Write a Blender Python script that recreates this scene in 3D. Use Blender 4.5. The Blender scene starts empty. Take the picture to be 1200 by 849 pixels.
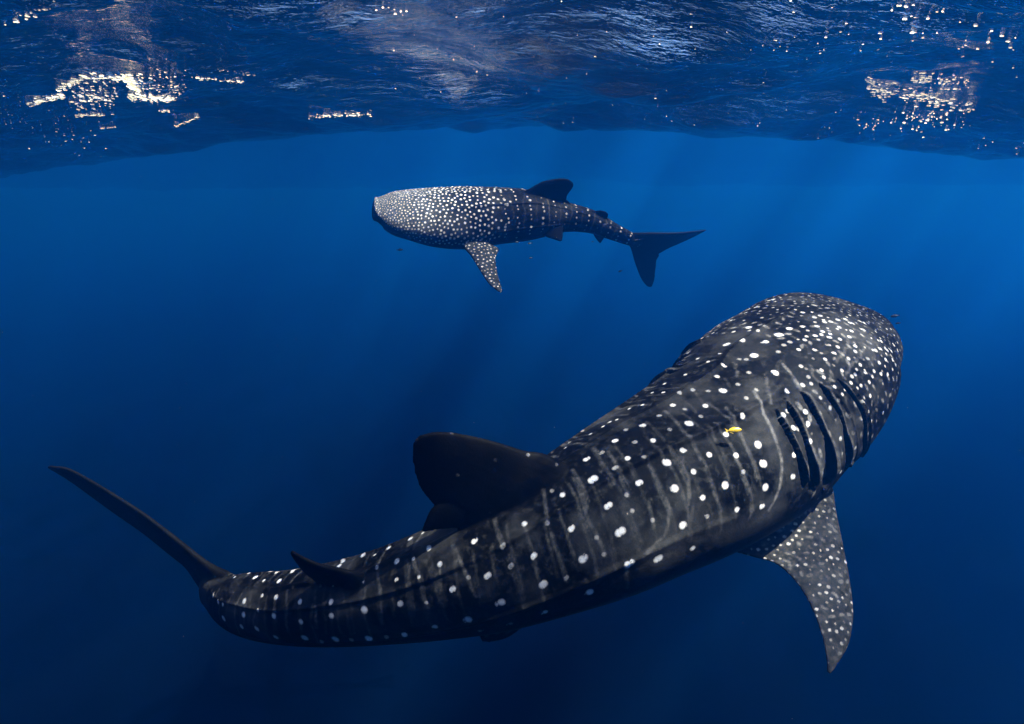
import bpy, math, random
import numpy as np
from mathutils import Vector, kdtree

# ------------------------------------------------------------------ camera, sky, sun, exposure
scene = bpy.context.scene
RAD = math.radians
PITCH = RAD(14.6)
CAM_Z = -1.6
cam = bpy.data.objects.new('camera', bpy.data.cameras.new('camera'))
scene.collection.objects.link(cam)
scene.camera = cam
cam.location = (0, 0, CAM_Z)
cam.rotation_euler = (RAD(90) - PITCH, 0, 0)
cam.data.lens = 24
cam.data.sensor_width = 36
cam.data.clip_start = 0.05
cam.data.clip_end = 2000

SUN_ELEV, SUN_AZ = RAD(60), RAD(102)          # azimuth from +Y towards +X
world = bpy.data.worlds.new('World')
scene.world = world
world.use_nodes = True
wn = world.node_tree
sky = wn.nodes.new('ShaderNodeTexSky')
sky.sky_type = 'NISHITA'
sky.sun_disc = False
sky.dust_density = 4.0
sky.ozone_density = 0.4
sky.sun_elevation = SUN_ELEV
sky.sun_rotation = SUN_AZ
wn.links.new(sky.outputs[0], wn.nodes['Background'].inputs[0])
wn.nodes['Background'].inputs[1].default_value = 0.05

sun_data = bpy.data.lights.new('sun', 'SUN')
sun_data.energy = 5.0
sun_data.angle = RAD(0.5)
sun_data.color = (1.0, 0.98, 0.955)
sun = bpy.data.objects.new('sun', sun_data)
scene.collection.objects.link(sun)
SUN_DIR = Vector((math.cos(SUN_ELEV) * math.sin(SUN_AZ), math.cos(SUN_ELEV) * math.cos(SUN_AZ), math.sin(SUN_ELEV)))
sun.rotation_euler = SUN_DIR.to_track_quat('Z', 'Y').to_euler()

vs = scene.view_settings
vs.view_transform = 'Standard'
vs.look = 'None'
vs.gamma = 1.0
vs.use_curve_mapping = False
vs.exposure = 3.1
scene.cycles.use_denoising = True
scene.cycles.max_bounces = 6
scene.cycles.volume_bounces = 1
scene.cycles.transparent_max_bounces = 8


# ------------------------------------------------------------------ node helper
def new_material(name):
    m = bpy.data.materials.new(name)
    m.use_nodes = True
    n = m.node_tree
    n.nodes.clear()
    out = n.nodes.new('ShaderNodeOutputMaterial')

    def node(kind, **ins):
        k = n.nodes.new(kind)
        for key, val in ins.items():
            sock = k.inputs[int(key[1:])] if key[0] == '_' and key[1:].isdigit() else k.inputs[key.replace('_', ' ')]
            if hasattr(val, 'is_output') and val.is_output:
                n.links.new(val, sock)
            else:
                sock.default_value = val
        return k
    return m, node, out, n.links.new


def mesh_object(name, V, F, material=None, smooth=True, parent=None):
    me = bpy.data.meshes.new(name)
    me.from_pydata([tuple(v) for v in V], [], [tuple(f) for f in F])
    if smooth:
        me.polygons.foreach_set('use_smooth', np.ones(len(me.polygons), bool))
    if material:
        me.materials.append(material)
    o = bpy.data.objects.new(name, me)
    scene.collection.objects.link(o)
    if parent:
        o.parent = parent
    return o


# ------------------------------------------------------------------ sea surface, seen from below
def sea_height(x, y):
    rng = np.random.default_rng(4)
    z = -0.50 + 1.55 * (1 - np.cos((y - 9.6 + 0.010 * x * x) * 2 * np.pi / 60))
    z = z - np.where(x < 0, .0088, .0068) * np.clip(x, -12, 12) ** 2
    chop = np.zeros_like(x)
    for lam, amp, n in ((7, .085, 5), (3.4, .055, 7), (1.7, .024, 10), (.85, .0095, 14), (.42, .0045, 16)):
        for i in range(n):
            a = rng.normal(1.25, .75)
            k = 2 * np.pi / (lam * rng.uniform(.7, 1.35))
            p = rng.uniform(0, 6.28)
            w = np.sin(k * (x * math.cos(a) + y * math.sin(a)) + p)
            chop += amp * 1.5 / np.sqrt(n) * (w - .35 * w * w)
    return z + chop * np.clip(np.hypot(x, y) / 4, .3, 1)


rr = np.concatenate([[0.15], np.geomspace(.6, 3, 30)[:-1], np.geomspace(3, 20, 430)[:-1], np.geomspace(20, 255, 90)])
tt = np.radians(np.concatenate([np.linspace(-46, 46, 640), np.linspace(46, 314, 90)[1:-1]]))
RR, TT = np.meshgrid(rr, tt, indexing='ij')
SX, SY = RR * np.sin(TT), RR * np.cos(TT)
SZ = sea_height(SX, SY)
nr, na = SX.shape
ii, jj = np.meshgrid(np.arange(nr - 1), np.arange(na), indexing='ij')
j2 = (jj + 1) % na
SF = np.stack([ii * na + jj, ii * na + j2, (ii + 1) * na + j2, (ii + 1) * na + jj], -1).reshape(-1, 4)

m_sea, N, OUT, LK = new_material('sea_surface')
pos = N('ShaderNodeNewGeometry').outputs['Position']
map1 = N('ShaderNodeMapping', Vector=pos, Scale=(.75, 1.9, 1.0), Rotation=(0, 0, .2)).outputs[0]
n1 = N('ShaderNodeTexNoise', Vector=map1, Scale=5.5, Detail=4.0, Roughness=.62, Distortion=.5).outputs[0]
n2 = N('ShaderNodeTexNoise', Vector=map1, Scale=21.0, Detail=2.0, Roughness=.5).outputs[0]
b1 = N('ShaderNodeBump', Height=n1, Strength=1.0, Distance=.027)
b2 = N('ShaderNodeBump', Height=n2, Strength=.8, Distance=.010, Normal=b1.outputs[0]).outputs[0]
fres = N('ShaderNodeFresnel', IOR=1.33, Normal=b2).outputs[0]
gloss = N('ShaderNodeBsdfGlossy', Roughness=.04, Normal=b2).outputs[0]
# light shafts painted in: noise streaks in the transparency imitate focusing by waves
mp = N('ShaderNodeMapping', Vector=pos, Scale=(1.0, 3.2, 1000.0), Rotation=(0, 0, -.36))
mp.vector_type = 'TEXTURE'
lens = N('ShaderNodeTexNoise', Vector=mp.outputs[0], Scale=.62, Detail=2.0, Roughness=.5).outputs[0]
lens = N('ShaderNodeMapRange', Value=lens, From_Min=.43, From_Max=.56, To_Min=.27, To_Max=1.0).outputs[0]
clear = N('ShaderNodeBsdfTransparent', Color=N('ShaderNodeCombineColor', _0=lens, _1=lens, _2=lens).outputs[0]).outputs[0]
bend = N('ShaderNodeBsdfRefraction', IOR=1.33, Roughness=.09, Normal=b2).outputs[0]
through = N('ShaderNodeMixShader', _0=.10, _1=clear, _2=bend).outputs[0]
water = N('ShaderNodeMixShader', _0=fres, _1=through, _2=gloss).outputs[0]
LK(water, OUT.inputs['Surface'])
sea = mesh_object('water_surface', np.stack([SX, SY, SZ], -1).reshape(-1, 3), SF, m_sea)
sea['kind'] = 'structure'
sea['label'] = 'rippled blue sea surface seen from below'

# ------------------------------------------------------------------ added near-black sheet below: cuts off the water glow, darkening the lower view
BLACKOUT_Z = -9.5
m_blackout, N, OUT, LK = new_material('blackout_dark')
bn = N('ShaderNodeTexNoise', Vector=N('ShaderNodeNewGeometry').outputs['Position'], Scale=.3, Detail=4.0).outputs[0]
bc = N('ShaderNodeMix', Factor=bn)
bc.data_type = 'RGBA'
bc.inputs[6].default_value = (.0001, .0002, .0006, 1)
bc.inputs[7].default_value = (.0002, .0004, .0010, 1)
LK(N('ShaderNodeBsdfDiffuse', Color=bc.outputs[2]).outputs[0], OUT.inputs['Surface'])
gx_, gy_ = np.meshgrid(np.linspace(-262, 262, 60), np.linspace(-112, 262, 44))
gz_ = BLACKOUT_Z + .35 * np.sin(gx_ * .21) * np.cos(gy_ * .17)
blackout_sheet = mesh_object('blackout_sheet', np.stack([gx_, gy_, gz_], -1).reshape(-1, 3),
                     [(j * 60 + i, j * 60 + i + 1, (j + 1) * 60 + i + 1, (j + 1) * 60 + i) for j in range(43) for i in range(59)], m_blackout)
blackout_sheet['kind'] = 'structure'
blackout_sheet['label'] = 'added near-black sheet that darkens the lower water'

# ------------------------------------------------------------------ the water itself: one even volume
m_haze, N, OUT, LK = new_material('sea_water_volume')
LK(N('ShaderNodeVolumePrincipled', Color=(.003, .155, .64, 1), Density=.048, Anisotropy=.79, Absorption_Color=(.12, .18, .12, 1)).outputs[0], OUT.inputs['Volume'])
hx, hy0, hy1, hz0, hz1 = 270, -120, 270, BLACKOUT_Z - 1.0, 4.5
haze = mesh_object('haze', [(x, y, z) for x in (-hx, hx) for y in (hy0, hy1) for z in (hz0, hz1)],
                   [(0, 1, 3, 2), (4, 6, 7, 5), (0, 4, 5, 1), (2, 3, 7, 6), (0, 2, 6, 4), (1, 5, 7, 3)], m_haze, smooth=False)
haze['kind'] = 'stuff'
haze['label'] = 'deep blue sea water fading things with distance'

# ------------------------------------------------------------------ whale sharks: geometry helpers
F_PX = 800.0
CAM = np.array([0.0, 0.0, CAM_Z])
FW = np.array([0, math.cos(PITCH), -math.sin(PITCH)])
UP = np.array([0, math.sin(PITCH), math.cos(PITCH)])
RT = np.array([1.0, 0, 0])


def at(x, y, d):
    """A point of the photograph (1200 x 849) at d metres in front of the lens."""
    return CAM + (FW + RT * (x - 600) / F_PX + UP * (424.5 - y) / F_PX) * d


def unit(v):
    return v / np.linalg.norm(v, axis=-1, keepdims=True)


def spline(P, n):
    P = np.asarray(P, float)
    Q = np.vstack([2 * P[0] - P[1], P, 2 * P[-1] - P[-2]])
    out = []
    for i in range(len(P) - 1):
        p0, p1, p2, p3 = Q[i:i + 4]
        for t in np.arange(n) / n:
            out.append(.5 * (2 * p1 + (-p0 + p2) * t + (2 * p0 - 5 * p1 + 4 * p2 - p3) * t * t + (-p0 + 3 * p1 - 3 * p2 + p3) * t ** 3))
    out.append(P[-1])
    return np.array(out)


NA = 128
TH = np.arange(NA) / NA * 2 * math.pi


def section(wh, et, eb, hb):
    """Unit cross-section: lateral, dorsal coordinates round the body, from dorsal over the right side to the belly."""
    s, c = np.sin(TH), np.cos(TH)
    e = np.where(c > 0, et, eb)
    lat = wh * np.sign(s) * np.abs(s) ** e
    ver = np.where(c > 0, 1.0, hb) * np.sign(c) * np.abs(c) ** e
    return lat, ver


class Body:
    """Rings fitted between the two edges of the body: rows are Ax, Ay, Bx, By, depth, beta, width/height, exponents, belly."""

    def __init__(self, rows, cap, per=6):
        R = spline(rows, per)
        A = np.array([at(r[0], r[1], r[4]) for r in R])
        B = np.array([at(r[2], r[3], r[4]) for r in R])
        C = (A + B) / 2
        T = unit(-np.gradient(C, axis=0))
        v = unit(C - CAM)
        ad = unit(np.cross(T, v))
        sgn = np.sign(np.sum(ad * (A - B), -1))
        ad = ad * sgn[:, None]
        toc = -v + np.sum(v * T, -1)[:, None] * T
        toc = unit(toc - np.sum(toc * ad, -1)[:, None] * ad)
        be = np.radians(R[:, 5])[:, None]
        D = np.cos(be) * ad + np.sin(be) * toc
        L = np.cross(T, D)
        self.ring_h = []
        rings = []
        cen = []
        for k in range(len(R)):
            lat, ver = section(R[k, 6], R[k, 7], R[k, 8], R[k, 9])
            a_l, a_d = L[k] @ ad[k], D[k] @ ad[k]
            q = lat * a_l + ver * a_d
            SA, SB = q.max(), -q.min()
            span = abs((A[k] - B[k]) @ ad[k])
            h = span / (SA + SB)
            c = C[k] + ad[k] * (span / 2 - SA * h)
            cen.append(c)
            self.ring_h.append(h)
            rings.append((lat, ver, h))
        self.C, self.T, self.D, self.L = np.array(cen), T, D, L
        self.h = np.array(self.ring_h)
        self.w = self.h * R[:, 6]
        V = []
        # blunt snout: rings in front of the first, shrinking to the tip
        self.cap = cap
        c0, t0, d0, l0 = self.C[0], T[0], D[0], L[0]
        for u in (1.0, .985, .95, .88, .78, .66, .52, .36, .2, .08):
            k = (1 - u ** cap[1]) ** (1 / cap[1]) if u < 1 else 0.02
            lat, ver, h = rings[0]
            V.append(c0 + t0 * cap[0] * u + d0 * cap[2] * u + np.outer(lat * h * max(k, .02), l0) + np.outer(ver * h * max(k, .02), d0))
        self.ncap = len(V)
        for k in range(len(R)):
            lat, ver, h = rings[k]
            g = lambda c, w, a: 1 + a * np.exp(-(((TH - c + math.pi) % (2 * math.pi) - math.pi) / w) ** 2)
            t = k / len(R)
            amp = np.interp(t, [0, .24, .36, .8, 1], [0, .0, 1, 1, .3])
            f = g(0, .032, .042 * np.interp(t, [0, .1, .22, .5, 1], [0, .4, 1, 1, .3]))
            for s_ in (-1, 1):
                f = f * g(s_ * RAD(33), .032, .055 * amp) * g(s_ * RAD(88), .032, .045 * amp * np.interp(t, [.3, .5], [.0, 1]))
            V.append(self.C[k] + np.outer(lat * h * f, L[k]) + np.outer(ver * h * f, D[k]))
        self.V = np.array(V)
        n = len(self.V)
        F = []
        for i in range(n - 1):
            for j in range(NA):
                j2 = (j + 1) % NA
                F.append((i * NA + j, i * NA + j2, (i + 1) * NA + j2, (i + 1) * NA + j))
        F.append(tuple(range(NA))[::-1])
        F.append(tuple((n - 1) * NA + j for j in range(NA)))
        self.F = F
        # arc length, 0 at the snout ring
        self.S = np.concatenate([[0], np.cumsum(np.linalg.norm(np.diff(self.C, axis=0), axis=1))])

    def mirror(self, P, k):
        q = (P - self.C[k]) @ self.L[k]
        return P - 2 * q[..., None] * self.L[k]

    def on_plane(self, pts, k):
        """Rays through photo points met with the body's plane of symmetry at ring k."""
        out = []
        for x, y in pts:
            r = at(x, y, 1.0) - CAM
            out.append(CAM + r * (((self.C[k] - CAM) @ self.L[k]) / (r @ self.L[k])))
        return np.array(out)


def turned(P, c, axis, ang):
    """Points P turned by ang about an axis through c."""
    r = P - c
    return c + r * math.cos(ang) + np.cross(axis, r) * math.sin(ang) + np.outer(r @ axis, axis) * (1 - math.cos(ang))


def blade(le, te, thick, n=28, m=14, root_flare=1.0):
    """A fin lofted between leading and trailing edge (matched from root to tip)."""
    le = spline(le, 8)
    te = spline(te, 8)

    def resample(P):
        s = np.concatenate([[0], np.cumsum(np.linalg.norm(np.diff(P, axis=0), axis=1))])
        u = np.linspace(0, s[-1], n)
        return np.stack([np.interp(u, s, P[:, i]) for i in range(3)], -1)
    le, te = resample(le), resample(te)
    ch = te - le
    sp = unit(np.gradient((le + te) / 2, axis=0))
    N = np.cross(ch, sp)
    N = unit(np.where(np.linalg.norm(N, axis=1, keepdims=True) < 1e-6, N[n // 2], N))
    x = (1 - np.cos(np.linspace(0, math.pi, m))) / 2
    prof = 2.2 * np.sqrt(np.clip(x, 0, 1)) * (1 - x) ** 0.85 + 0.05 * np.sin(math.pi * x)
    V = []
    for i in range(n):
        v = i / (n - 1)
        c = np.linalg.norm(ch[i])
        t = min(thick * (1 - .72 * v) * (1 + 1.6 * root_flare * math.exp(-v / .12)), (.16 + .22 * math.exp(-v / .12)) * c + .004)
        top = le[i] + np.outer(x, ch[i]) + np.outer(prof * t / 2 + .0045, N[i])
        bot = le[i] + np.outer(x, ch[i]) - np.outer(prof * t / 2 + .0045, N[i])
        V.append(np.vstack([top, bot[::-1]]))
    V = np.array(V)
    k = V.shape[1]
    F = []
    for i in range(n - 1):
        for j in range(k):
            j2 = (j + 1) % k
            F.append((i * k + j, i * k + j2, (i + 1) * k + j2, (i + 1) * k + j))
    F.append(tuple(range(k))[::-1])
    F.append(tuple((n - 1) * k + j for j in range(k)))
    return V.reshape(-1, 3), F


def weld(name, pieces, voxel):
    """One continuous skin from overlapping closed pieces."""
    V, F, o = [], [], 0
    for v, f in pieces:
        V.append(v)
        F += [tuple(i + o for i in q) for q in f]
        o += len(v)
    me = bpy.data.meshes.new(name + '_hull')
    me.from_pydata(np.vstack(V).tolist(), [], F)
    ob = bpy.data.objects.new(name + '_hull', me)
    scene.collection.objects.link(ob)
    md = ob.modifiers.new('skin', 'REMESH')
    md.mode = 'VOXEL'
    md.voxel_size = voxel
    md.adaptivity = 0
    dg = bpy.context.evaluated_depsgraph_get()
    dg.update()
    out = bpy.data.meshes.new_from_object(ob.evaluated_get(dg))
    bpy.data.objects.remove(ob)
    bpy.data.meshes.remove(me)
    out.name = name
    return out


def verts_of(me):
    a = np.empty(len(me.vertices) * 3)
    me.vertices.foreach_get('co', a)
    return a.reshape(-1, 3)


def normals_of(me):
    a = np.empty(len(me.vertices) * 3)
    me.vertices.foreach_get('normal', a)
    return a.reshape(-1, 3)


def relax(me, rounds):
    V = verts_of(me)
    E = np.empty(len(me.edges) * 2, int)
    me.edges.foreach_get('vertices', E)
    E = E.reshape(-1, 2)
    deg = np.bincount(E.ravel(), minlength=len(V))[:, None]

    def step(V, f):
        s = np.zeros_like(V)
        np.add.at(s, E[:, 0], V[E[:, 1]])
        np.add.at(s, E[:, 1], V[E[:, 0]])
        return V + f * (s / deg - V)
    for _ in range(rounds):
        V = step(step(V, .5), -.52)
    me.vertices.foreach_set('co', V.ravel())
    me.update()


def body_coords(B, P):
    """Arc length and angle round the body for points P, plus how far outside the trunk they stand."""
    n = len(P)
    s = np.empty(n)
    th = np.empty(n)
    out = np.empty(n)
    idx = np.empty(n, int)
    for a in range(0, n, 20000):
        q = P[a:a + 20000]
        d = ((q[:, None, :] - B.C[None]) ** 2).sum(-1)
        k = d.argmin(1)
        idx[a:a + 20000] = k
        r = q - B.C[k]
        s[a:a + 20000] = B.S[k] - (r * B.T[k]).sum(1)
        x = (r * B.L[k]).sum(1)
        y = (r * B.D[k]).sum(1)
        th[a:a + 20000] = np.arctan2(x / B.w[k], y / B.h[k])
        out[a:a + 20000] = np.sqrt((x / B.w[k]) ** 2 + (y / B.h[k]) ** 2)
    return s, th, out, idx


# ------------------------------------------------------------------ the two sharks' shapes
NEAR_ROWS = [
    # Ax   Ay    Bx    By   depth beta  w/h  top  side belly
    (962, 352, 1030, 416, 5.05, 58, 1.75, .85, .76, .8),
    (928, 345, 1031, 446, 4.88, 58, 1.6, .90, .80, .8),
    (882, 351, 1021, 478, 4.70, 57, 1.45, .95, .85, .8),
    (845, 368, 1003, 520, 4.52, 55, 1.3, .96, .88, .85),
    (813, 394, 972, 562, 4.34, 52, 1.2, .96, .9, .85),
    (787, 427, 930, 602, 4.16, 47, 1.1, .96, .92, .85),
    (747, 461, 862, 642, 3.95, 41, 1.05, .95, .93, .85),
    (700, 494, 795, 672, 3.78, 36, 1.0, .95, .94, .85),
    (652, 527, 737, 696, 3.66, 35, .98, .95, .94, .85),
    (598, 565, 672, 716, 3.60, 40, .95, .95, .94, .85),
    (545, 597, 602, 735, 3.58, 46, .93, .95, .94, .85),
    (490, 624, 530, 746, 3.62, 52, .93, .95, .94, .85),
    (438, 644, 462, 753, 3.70, 56, .95, .95, .92, .85),
    (388, 658, 398, 757, 3.80, 58, .95, .95, .92, .85),
    (342, 667, 345, 756, 3.93, 60, .95, .95, .92, .85),
    (300, 670, 302, 750, 4.08, 58, .9, .95, .92, .9),
    (270, 674, 268, 736, 4.22, 54, .8, .95, .92, .9),
    (247, 672, 240, 710, 4.38, 46, .5, .95, .95, .9),
]
FAR_ROWS = [
    (437, 230, 446, 264, 7.55, 34, 1.75, 1.05, .72, .8),
    (455, 225, 460, 275, 7.60, 34, 1.7, 1.12, .75, .75),
    (482, 221.5, 484, 283, 7.68, 34, 1.6, 1.15, .78, .72),
    (511, 219.5, 512, 290, 7.76, 33, 1.5, 1.15, .8, .75),
    (545, 219.5, 545, 292, 7.86, 31, 1.3, 1.1, .88, .85),
    (580, 220.5, 580, 287, 7.95, 29, 1.15, 1.0, .92, .9),
    (618, 223, 616, 282.5, 8.05, 27, 1.0, .95, .93, .9),
    (645, 230, 640, 277, 8.13, 27, .95, .95, .93, .9),
    (668, 238, 660, 272, 8.20, 27, .95, .95, .93, .9),
    (696, 247, 688, 273, 8.28, 28, .95, .95, .93, .9),
    (720, 261, 711, 280, 8.36, 28, .9, .95, .93, .9),
    (741, 273, 736, 288, 8.44, 25, .7, .95, .93, .9),
    (752, 281, 748, 291, 8.48, 22, .4, .95, .93, .9),
]


def nearest_ring(B, x, y):
    q = B.C - CAM
    d = q @ FW
    X = 600 + F_PX * (q @ RT) / d
    Y = 424.5 - F_PX * (q @ UP) / d
    return int(np.argmin((X - x) ** 2 + (Y - y) ** 2))


def near_pieces():
    B = Body(NEAR_ROWS, (0.20, 2.6, -0.02))
    P = [(B.V.reshape(-1, 3), B.F)]
    k = nearest_ring(B, 640, 640)
    # first dorsal: high, leaning back, with a free rear tip
    le = B.on_plane([(668, 548), (640, 533), (615, 529), (590, 521), (560, 513), (530, 507.5), (508, 507), (492, 511)], k)
    te = B.on_plane([(560, 640), (540, 622), (522, 606), (507, 590), (496, 577), (490, 566), (489, 560), (485.5, 553), (486, 546), (483.5, 541), (484, 533), (483, 526), (485, 518)], k)
    P.append(blade(le, te, .11))
    le = B.on_plane([(585, 585), (555, 580), (532, 583), (515, 589), (504, 598), (494, 621)], k) + .006 * B.L[k]
    te = B.on_plane([(590, 640), (562, 622), (540, 618), (520, 619), (505, 621), (491, 623)], k) + .006 * B.L[k]
    P.append(blade(le, te, .05, root_flare=0))
    k2 = nearest_ring(B, 370, 708)
    le = B.on_plane([(425, 676), (400, 668), (378, 663), (360, 656), (349, 650), (342, 646)], k2)
    te = B.on_plane([(385, 700), (378, 688), (368, 680), (356, 670), (347, 659), (340, 648)], k2)
    P.append(blade(le, te, .055))
    le = B.on_plane([(385, 690), (365, 682), (350, 684), (338, 686)], k2)
    te = B.on_plane([(385, 702), (365, 692), (350, 690), (330, 688)], k2)
    P.append(blade(le, te, .03))
    # pectoral fin of the right side and its mirror image
    le = [at(*p) for p in [(945, 545, 4.32), (972, 562, 4.20), (980, 600, 4.05), (988, 640, 3.89), (996, 684, 3.73), (999.5, 722, 3.60), (994, 755, 3.50), (984, 774, 3.44), (973, 790, 3.40)]]
    te = [at(*p) for p in [(865, 610, 4.00), (852, 640, 3.95), (880, 652, 3.88), (908, 660, 3.80), (931, 680, 3.70), (949, 708, 3.60), (961, 738, 3.50), (967, 760, 3.45), (970, 789, 3.40)]]
    P.append(blade(le, te, .085))
    kp = nearest_ring(B, 900, 520)
    le, te = B.mirror(np.array(le), kp), B.mirror(np.array(te), kp)
    root = (le[1] + te[1]) / 2
    P.append(blade(turned(le, root, B.T[kp], RAD(30)), turned(te, root, B.T[kp], RAD(30)), .085))
    # pelvic fins, anal fin
    le = [at(*p) for p in [(640, 700, 3.52), (618, 728, 3.46), (596, 746, 3.44), (572, 752, 3.46)]]
    te = [at(*p) for p in [(585, 705, 3.62), (570, 728, 3.58), (563, 742, 3.54), (564, 751, 3.48)]]
    P.append(blade(le, te, .04))
    kv = nearest_ring(B, 600, 650)
    P.append(blade(B.mirror(np.array(le), kv), B.mirror(np.array(te), kv), .04))
    # tail: tall upper lobe seen almost edge-on, short lower lobe behind the stalk
    le = [at(*p) for p in [(290, 692, 4.16), (268, 674, 4.20), (242, 660, 4.26), (206, 632, 4.34), (170, 604, 4.42), (130, 578, 4.51), (100, 560, 4.58), (78, 549, 4.64), (57, 546.5, 4.71)]]
    te = [at(*p) for p in [(275, 720, 4.35), (243, 700, 4.60), (224, 671, 4.70), (199, 650, 4.74), (168, 625, 4.77), (132, 600, 4.78), (102, 578, 4.77), (78, 561, 4.76), (56, 548, 4.73)]]
    P.append(blade(le, te, .075))
    le = [at(*p) for p in [(285, 715, 4.18), (272, 722, 4.34), (276, 728, 4.55), (288, 734, 4.78)]]
    te = [at(*p) for p in [(262, 700, 4.40), (256, 702, 4.58), (264, 712, 4.72), (287, 732, 4.82)]]
    P.append(blade(le, te, .06))
    return B, P


def far_pieces():
    B = Body(FAR_ROWS, (0.08, 3.0, 0.0))
    P = [(B.V.reshape(-1, 3), B.F)]
    k = nearest_ring(B, 640, 250)
    le = B.on_plane([(605, 230), (620, 222), (634, 214), (648, 210.5), (658, 209.5), (666, 210.5), (671, 214)], k)
    te = B.on_plane([(660, 246), (663, 238), (664, 231), (666, 227), (669, 223), (671.5, 219), (672, 216)], k)
    P.append(blade(le, te, .12))
    le = B.on_plane([(655, 232), (662, 233), (668, 238)], k)
    te = B.on_plane([(655, 244), (662, 242), (668.5, 239)], k)
    P.append(blade(le, te, .05))
    k2 = nearest_ring(B, 705, 265)
    le = B.on_plane([(690, 250), (697, 248), (704, 247), (710, 248.5)], k2)
    te = B.on_plane([(712, 268), (714, 262), (712, 257), (713, 251)], k2)
    P.append(blade(le, te, .06))
    le = [at(*p) for p in [(545, 268, 7.62), (543, 288, 7.56), (551, 299, 7.50), (560, 313, 7.42), (568, 326, 7.34), (575, 335, 7.28), (583, 341, 7.24), (587, 343, 7.22)]]
    te = [at(*p) for p in [(560, 262, 7.70), (572, 284, 7.68), (584.5, 292, 7.62), (581, 301, 7.55), (581.5, 312, 7.46), (584, 324, 7.37), (587, 335, 7.29), (588.5, 341, 7.24)]]
    P.append(blade(le, te, .085))
    kp = nearest_ring(B, 548, 255)
    le2, te2 = B.mirror(np.array(le), kp), B.mirror(np.array(te), kp)
    P.append(blade(le2, te2, .085))
    k3 = nearest_ring(B, 650, 255)
    le = [at(*p) for p in [(634, 262, 7.99), (638, 276, 7.98), (647, 280, 7.98), (656, 283, 7.98)]]
    te = [at(*p) for p in [(660, 258, 8.03), (660, 270, 8.01), (659.5, 277, 8.0), (658.5, 282.5, 7.99)]]
    P.append(blade(le, te, .05))
    P.append(blade(B.mirror(np.array(le), k3), B.mirror(np.array(te), k3), .05))
    k4 = nearest_ring(B, 700, 268)
    le = B.on_plane([(692, 268), (696, 276), (700, 282), (703, 285)], k4)
    te = B.on_plane([(712, 272), (709, 278), (706, 282), (704, 285)], k4)
    P.append(blade(le, te, .04))
    k5 = nearest_ring(B, 735, 280)
    le = B.on_plane([(728, 274), (741, 273.2), (760, 272.8), (790, 272.8), (812, 271.2), (826, 269.6)], k5)
    te = B.on_plane([(745, 292), (766, 299), (784, 291), (799, 284.5), (815, 277), (828, 270)], k5)
    P.append(blade(le, te, .08))
    le = B.on_plane([(728, 280), (738, 289), (744, 308), (750.5, 325), (757, 334.5), (761, 336.5)], k5)
    te = B.on_plane([(760, 278), (772, 297), (769.5, 305), (768, 318), (766.5, 329), (764, 336)], k5)
    P.append(blade(le, te, .07))
    return B, P


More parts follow.
